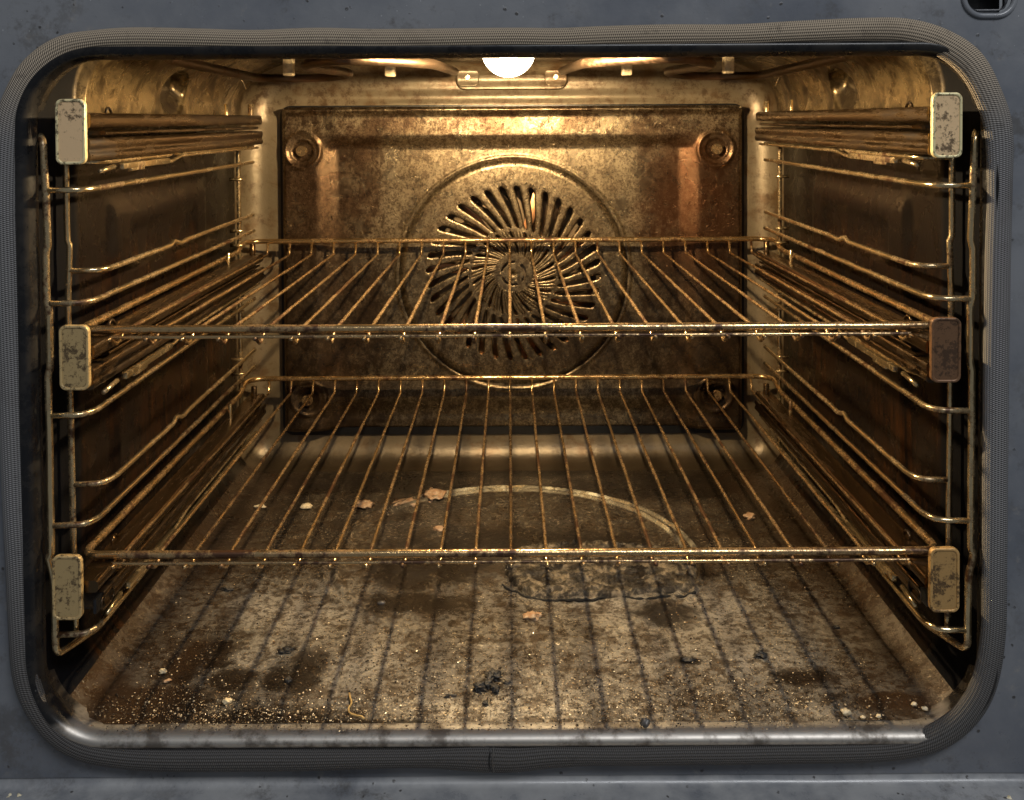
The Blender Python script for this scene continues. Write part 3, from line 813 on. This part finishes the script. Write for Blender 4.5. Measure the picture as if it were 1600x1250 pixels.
# ================================================================== TELESCOPIC RUNNERS
def extr(prof, y0, y1, ny=2):
    """closed XZ profile extruded along Y with end faces"""
    n = len(prof); V_, F_ = [], []
    for j in range(ny+1):
        y = y0+(y1-y0)*j/ny; V_ += [Vector((a, y, b)) for a, b in prof]
    for j in range(ny):
        for k in range(n): F_.append((j*n+k, (j+1)*n+k, (j+1)*n+(k+1) % n, j*n+(k+1) % n))
    F_ += [tuple(range(n)), tuple(ny*n+k for k in range(n))[::-1]]
    return V_, F_
def make_runner(s, py_cap, capcol, label, hole_shade, shift=0.0):
    yc = .508; ztop = P(0, py_cap, yc).z; zbot = ztop-.0325
    root = empty('telescopic_runner', (s*.216, .69, ztop-.02), label, 'runner', 'pull-out shelf runners')
    xi, xo = .2088, .2235
    def prof(pts): 
        q = fillet([(s*a, 0, zu+(b-zu)*q_) for a, b in pts], .0016, 3, True); q = [(v.x, v.z) for v in q]
        return q if s < 0 else q[::-1]
    zu = ztop-.0068; q_ = 1.0
    if py_cap > 300:        # a shelf rests on these two pairs: rail tops lie just under its side rods
        zu = Z_R[0 if py_cap < 700 else 1]-.0026; q_ = (zu-zbot+.001)/.0245
    up = prof([(xi, zu-.0078), (xi-.0008, zu-.004), (xi, zu), (xo-.002, zu), (xo-.002, zu-.0078)])
    o = mesh('sliding_rail', extr(up, .5105, .864), M['rail'], root, sharp=45)
    mid = prof([(xi+.0015, zu-.0115), (xi+.0015, zu-.0095), (xo-.003, zu-.0095), (xo-.003, zu-.0115)])
    mesh('middle_rail', extr(mid, .5345, .860), M['rail'], root, sharp=45)
    lo = prof([(xi+.0004, zu-.0245), (xi-.0004, zu-.0215), (xi+.0010, zu-.0190), (xi-.0002, zu-.0165), (xi+.0002, zu-.0130), (xo, zu-.0130), (xo, zu-.0245)])
    mesh('fixed_rail', extr(lo, .5105 if not hole_shade else .520, .869), M['rail'], root, sharp=45)
    # front cap: rounded plate with pressed edge
    x0, x1 = sorted((s*(.2095+shift), s*(.2243+shift)))
    cp = flat2d('end_cap', [rrect(x0, x1, zbot, ztop, .0034), rrect(x0+.0015, x1-.0015, zbot+.0015, ztop-.0015, .0024)], yc-.002, .0034, M['cap'], root, .0006, res=3); cp.color = (*[min(.8, v*1.25) for v in capcol], 1)  # rim colour raised above the face, painting in its edge highlight
    fc_ = flat2d('cap_face', [rrect(x0+.0012, x1-.0012, zbot+.0012, ztop-.0012, .0026)], yc-.0014, .0024, M['cap'], cp, .0002, res=1); fc_.color = (*capcol, 1)
    # bright rear pins standing on the rail
    mesh('rear_pin', cyl((s*.2145, .852, zu-.002), 'z', .0024, .0115, 14), M['ladder' if py_cap < 300 else 'rail'], root, sharp=50)
    mesh('rear_pin', cyl((s*.2205, .800, zu-.002), 'z', .0014, .0110, 10), M['ladder'], root, sharp=50)
    mesh('stop_hook', tube(fillet([(s*.219, .556, zu), (s*.219, .558, zu+.0028), (s*.219, .562, zu+.0028), (s*.219, .565, zu)], .0015, 3), .0008, 7), M['rail'], root)
    # holding wire and clip under the fixed rail
    zc = zu-.0245*q_-.003
    mesh('holding_wire', tube(resample(fillet([(s*.2115, .861, zc+.0005), (s*.2110, .66, zc+.0010), (s*.2110, .640, zc-.0018), (s*.2110, .600, zc-.0018)], .004, 3), .006), .0011, 7, False, .1, .0002), M['ladder'], root)
    mesh('clip', join(bbox(min(s*.2092, s*.2122), max(s*.2092, s*.2122), .556, .632, zc-.0030, zc+.0004, .0004),
                      bbox(min(s*.2092, s*.2122), max(s*.2092, s*.2122), .568, .588, zc-.0044, zc-.0028, .0004)), M['ladder'], root, sharp=40)
    mesh('clip_pin', tube([(s*.2108, .527, zc-.0026), (s*.2108, .546, zc-.0010)], .0013, 8), M['ladder'], root)
    if hole_shade:
        pts = [Vector((s*(xi-.0006), a, b)) for a, b in rrect(.514, .530, zu-.0225*q_, zu-.0140*q_, .0028)]
        mesh('slot_rim', tube(pts, .0005, 6, True), M['rail'], root)
        mesh('slot_recess_shade', bbox(*sorted((s*(xi+.0012), s*(xi+.0030))), .512, .532, zu-.0230*q_, zu-.0135*q_, .0004), M['black'], root, sharp=30)
    return root
C = .78
make_runner(-1, 151, (.78, .54, .30), 'top runner on the left wall with pale speckled front cap', False)
make_runner(-1, 504, (.44, .31, .14), 'left runner beside the end of the upper wire shelf, its cap worn along one edge', False)
make_runner(-1, 863, (.44, .31, .14), 'left runner beside the end of the lower wire shelf, cap blotched with dark spots', True, .0055)
make_runner(1, 148, (.80, .56, .31), 'top runner on the right wall with smooth pale cap stained at the bottom', False)
make_runner(1, 499, (.15, .078, .038), 'right runner beside the upper wire shelf with dark reddish front cap', False)
make_runner(1, 858, (.42, .25, .09), 'right runner beside the lower wire shelf with golden brown pitted cap', True)

# ================================================================== CRUMBS AND BURNT BITS
def blob(c, rx, ry, rz, seed, sub_=3, amp=.45, fr=1.6, rot=0.0):
    jag = amp > .55
    bm = bmesh.new(); bmesh.ops.create_icosphere(bm, subdivisions=sub_, radius=1)
    for v in bm.verts:
        if jag: d0 = amp*.55*abs(mn.noise(v.co*4.6+Vector((seed, 3, 1))))+amp*.3*mn.noise(v.co*9+Vector((seed, 3, 1)))
        else: d0 = 0
        d = .85+d0+amp*mn.noise(v.co*fr+Vector((seed*3.1, seed, 0)))+amp*.5*mn.noise(v.co*fr*2.7+Vector((seed, 0, 7)))
        q = v.co*d; x, y = q.x*rx, q.y*ry
        v.co = Vector((c[0]+x*math.cos(rot)-y*math.sin(rot), c[1]+x*math.sin(rot)+y*math.cos(rot), c[2]+q.z*rz))
    return bm2(bm)
def crumb(name, px, py, rx, ry, rz, mat, label, cat='crumb', amp=.45, rot=0., sub_=3, extra=()):
    if mat.name == 'charcoal': rx, ry, rz, amp, sub_ = rx*.62, ry*.62, rz*.5, max(amp, .8), 4
    c = FL(px, py); root_loc = Vector((c.x, c.y, 0.0))
    parts = [blob((c.x, c.y, rz*.75), rx, ry, rz, px*.13, sub_, amp, 1.6, rot)]
    for (dx, dy, a, b, h) in extra: parts.append(blob((c.x+dx, c.y+dy, h*.7), a, b, h, dx*900+dy*500, sub_, amp))
    v, f = join(*parts)
    me_o = mesh(name, ([p-root_loc for p in v], f), mat, None); me_o.location = root_loc
    return tag(me_o, label, cat)
crumb('crumb', 350, 1097, .0024, .0026, .0016, M['cream'], 'pale round crumb on the black burnt patch at front left')
crumb('crumb', 250, 1049, .0022, .0030, .0014, M['cream'], 'small cream crumb beside the dark gritty stain near the left corner', rot=.5)
crumb('crumb', 257, 1063, .0028, .0012, .0010, M['pink'], 'tiny orange sliver just in front of the cream crumb near the left corner', rot=.6)
crumb('crumb', 826, 967, .0048, .0042, .0022, M['pink'], 'pinkish toasted crumb in front of the burnt crust', amp=.7, extra=[(.0042, .0015, .002, .002, .002)])
crumb('crumb', 566, 789, .0085, .0075, .0016, M['pink'], 'flat peach-coloured food flake under the back left of the lower shelf', amp=.8)
crumb('crumb', 627, 787, .0095, .0080, .0018, M['pink'], 'wide browned food flake between the peach flake and the pressed ring', amp=.9)
crumb('crumb', 676, 776, .0085, .012, .0026, M['pink'], 'tall crusty brown crumb lying across the edge of the pressed ring', amp=.9)
crumb('crumb', 476, 793, .0052, .0045, .0024, M['cream'], 'yellowish oval crumb on the rear left of the floor', amp=.3)
crumb('crumb', 404, 792, .0050, .0030, .0018, M['cream'], 'pale oval crumb at the rear left, next to the side wall')
crumb('crumb', 683, 828, .0050, .0050, .0020, M['pink'], 'light brown crumb inside the ring behind the lower shelf front bar')
crumb('crumb', 1168, 812, .0050, .0050, .0024, M['pink'], 'shiny lump on the rear right of the floor', amp=.5)
crumb('charred_flake', 757, 1072, .0055, .0050, .0030, M['char'], 'large black charred flake in the middle of the front floor', 'burnt flake', .9, .6, 4, [(.003, .008, .0035, .004, .002), (-.004, -.003, .003, .003, .002), (.004, -.004, .002, .003, .0018)])
crumb('charred_flake', 754, 1099, .0022, .0022, .0014, M['char'], 'small charred speck just in front of the large black flake', 'burnt flake', .8)
crumb('charred_flake', 699, 1088, .0042, .0018, .0014, M['char'], 'flat elongated burnt flake left of the large black flake', 'burnt flake', .7, .2)
crumb('charred_flake', 788, 1068, .0030, .0018, .0012, M['char'], 'thin grey burnt flake right of the large black flake', 'burnt flake', .7)
crumb('charred_flake', 1184, 1028, .0050, .0040, .0030, M['char'], 'shiny dark round lump on the right half of the floor', 'burnt lump', .5)
crumb('charred_flake', 1070, 1034, .0065, .0030, .0018, M['char'], 'long dark flake left of the shiny round lump', 'burnt flake', .8)
crumb('charred_flake', 1303, 983, .0030, .0022, .0014, M['char'], 'small brown-black bit near the streak at the right of the floor', 'burnt flake', .6)
crumb('charred_flake', 442, 1016, .0060, .0045, .0020, M['char'], 'curled burnt flake on the left half of the floor', 'burnt flake', .9, .4)
crumb('charred_flake', 446, 1063, .0030, .0042, .0018, M['char'], 'dark upright flake in front of the curled burnt flake', 'burnt flake', .6)
crumb('charred_flake', 350, 920, .0060, .0022, .0018, M['char'], 'narrow burnt sliver near the left side of the floor behind the grit', 'burnt flake', .7, -.3)
crumb('pellet', 592, 944, .0032, .0018, .0016, M['pellet'], 'smooth grey pellet on the floor left of centre', 'pellet', .1)
crumb('charred_flake', 1003, 1137, .0028, .0022, .0026, M['pellet'], 'glassy dark bead close to the front rim right of centre', 'burnt bead', .4)
for i, (a, b, r_, t) in enumerate([(1317, 1119, .0026, 'white flaky crumb nearest the middle in the front right row'), (1343, 1126, .0013, 'round white grain between two others at front right'),
                                    (1368, 1124, .0014, 'pointed white grain at the end of the front right row'), (1423, 1106, .0016, 'white chip on the sooty patch by the right corner'), (1440, 1113, .0018, 'oval white grain closest to the right corner'),
                                    (1243, 1040, .0, '')]):
    if r_: crumb('crumb', a, b, r_, r_*.8, r_*.7, M['cream'], t, amp=.5)
# noodle
np_ = [FL(541, 1082, .0012), FL(543, 1091, .0016), FL(545, 1098, .0022), FL(539, 1106, .0016), FL(541, 1113, .0012), FL(552, 1117, .0012), FL(560, 1118, .002), FL(564, 1122, .0012)]
nl = Vector((np_[3].x, np_[3].y, 0))
o = mesh('noodle', tube([p-nl for p in resample(fillet(np_, .003, 4), .001)], .00055, 7, False, .2), M['noodle']); o.location = nl
tag(o, 'thin crooked golden noodle on the floor near the front rim', 'noodle')
# burnt crust patch: raised irregular slab
outl = [(782, 872), (786, 900), (800, 920), (825, 934), (865, 938), (905, 933), (935, 936), (975, 936), (1010, 930), (1055, 930), (1078, 920), (1085, 890), (1072, 868), (1000, 856), (900, 852), (820, 858)]
op = [FL(a, b) for a, b in outl]; cc_ = sum(op, Vector())/len(op)
dense = resample(catmull([Vector((p.x, p.y, 0)) for p in op], 8), .0008, True)
dense = [p+Vector((mn.noise(p*180), mn.noise(p*180+Vector((4, 4, 4))), 0))*.0016 for p in dense]
V_, F_ = [], []; n = len(dense); K = 46
for k in range(K+1):
    t = k/K
    for p in dense:
        q = Vector((cc_.x, cc_.y, 0)).lerp(p, 1-t)
        e = sst(t, 0, .05)
        z = (.0004+.0026*e)+e*(.0030*abs(mn.noise(q*120))+.0020*abs(mn.noise(q*300)))-e*.0022*sst(mn.noise(q*90), .15, .45)
        V_.append(Vector((q.x-cc_.x, q.y-cc_.y, z)))
for k in range(K):
    for i in range(n): F_.append((k*n+i, k*n+(i+1) % n, (k+1)*n+(i+1) % n, (k+1)*n+i))
o = mesh('burnt_crust', (V_, F_), M['crust']); o.location = (cc_.x, cc_.y, 0)
crust_o = o
tag(o, 'cracked slab of burnt-on crust in the middle of the floor under the lower shelf', 'burnt crust')
edge = [(783, 912), (790, 921), (806, 925), (815, 934), (850, 941), (905, 940), (936, 936), (960, 931), (985, 937), (1012, 938), (1030, 932), (1060, 934), (1082, 928)]
ep = resample(fillet([FL(a, b, .0008) for a, b in edge], .004, 4), .0005); ev = []
v_, f_ = tube([p-Vector((cc_.x, cc_.y, 0))+Vector((0, .0012*mn.noise(p*260), 0)) for p in ep], .0009, 7, False, 1.0, .0014, 4)
M['soot_or_shade'] = plain('soot_or_shade', (.006, .005, .004), .85)  # matt black for the shadow gap at the crust's front
mesh('crust_gap_shade', (v_, f_), M['soot_or_shade'], crust_o).location = (0, 0, 0)  # ragged black strip standing in for shade under the crust edge
# yellowish food bits on the ledge at both bottom corners
for i, (a, b, lab) in enumerate([(15, 1246, 'yellow food residue on the ledge at the bottom left corner'), (1558, 1246, 'clump of yellowish crumbs on the ledge at the bottom right corner')]):
    zl2 = zl-.005; c = FL(a, b, zl2+.001); parts = []
    rnd = random.Random(i)
    for k in range(11):
        parts.append(blob((rnd.uniform(-.007, .007), rnd.uniform(-.004, .004), rnd.uniform(0, .0015)), .0022, .002, .0016, k+i*9, 2, .5))
    o = mesh('food_residue', join(*parts), M['yellow']); o.location = (c.x, c.y, c.z-.002); tag(o, lab, 'food residue')
# loose grit: nobody could count it
rnd = random.Random(3); V_, F_ = [], []
ico = bmesh.new(); bmesh.ops.create_icosphere(ico, subdivisions=1, radius=1); iv, if_ = bm2(ico)
zones = [(250, 1100, 130, 40, 520), (420, 1115, 170, 22, 600), (290, 1010, 70, 60, 220), (650, 1090, 130, 45, 420), (900, 1080, 220, 55, 900), (700, 960, 160, 60, 500), (480, 930, 120, 60, 260),
         (1150, 1080, 120, 45, 420), (1300, 1110, 110, 22, 300), (950, 900, 130, 40, 300), (600, 1030, 350, 80, 900), (1000, 1000, 300, 90, 700), (300, 1115, 180, 20, 420), (900, 1130, 500, 8, 300), (1080, 960, 60, 30, 150), (330, 1110, 200, 24, 900), (1000, 1090, 260, 50, 900), (640, 1120, 260, 20, 500), (800, 1070, 620, 70, 2200), (1050, 1110, 350, 30, 900), (620, 1020, 260, 60, 700)]
for (a, b, sx, sy, cnt) in zones:
    for _ in range(int(cnt*.95)):
        px = rnd.gauss(a, sx*.6); py = rnd.gauss(b, sy*.6)
        if py < 790 or py > 1143: continue
        c = FL(px, py)
        if abs(c.x) > .215 or c.y > .86: continue
        r_ = .00021*math.exp(min(.8, rnd.gauss(0, .5))); o_ = len(V_)
        sc3 = (r_*rnd.uniform(.8, 1.6), r_*rnd.uniform(.8, 1.6), r_*rnd.uniform(.5, 1.0)); an = rnd.uniform(0, 6)
        for v in iv:
            x_, y_ = v.x*sc3[0], v.y*sc3[1]
            V_.append(Vector((c.x+x_*math.cos(an)-y_*math.sin(an), c.y+x_*math.sin(an)+y_*math.cos(an), v.z*sc3[2]+sc3[2]*.6+.0003)))
        F_ += [tuple(i+o_ for i in f) for f in if_]
o = mesh('burnt_grit', (V_, F_), M['grit'], None, smooth=False)
tag(o, 'fine dark and pale grit scattered over the oven floor', 'grit', kind='stuff')
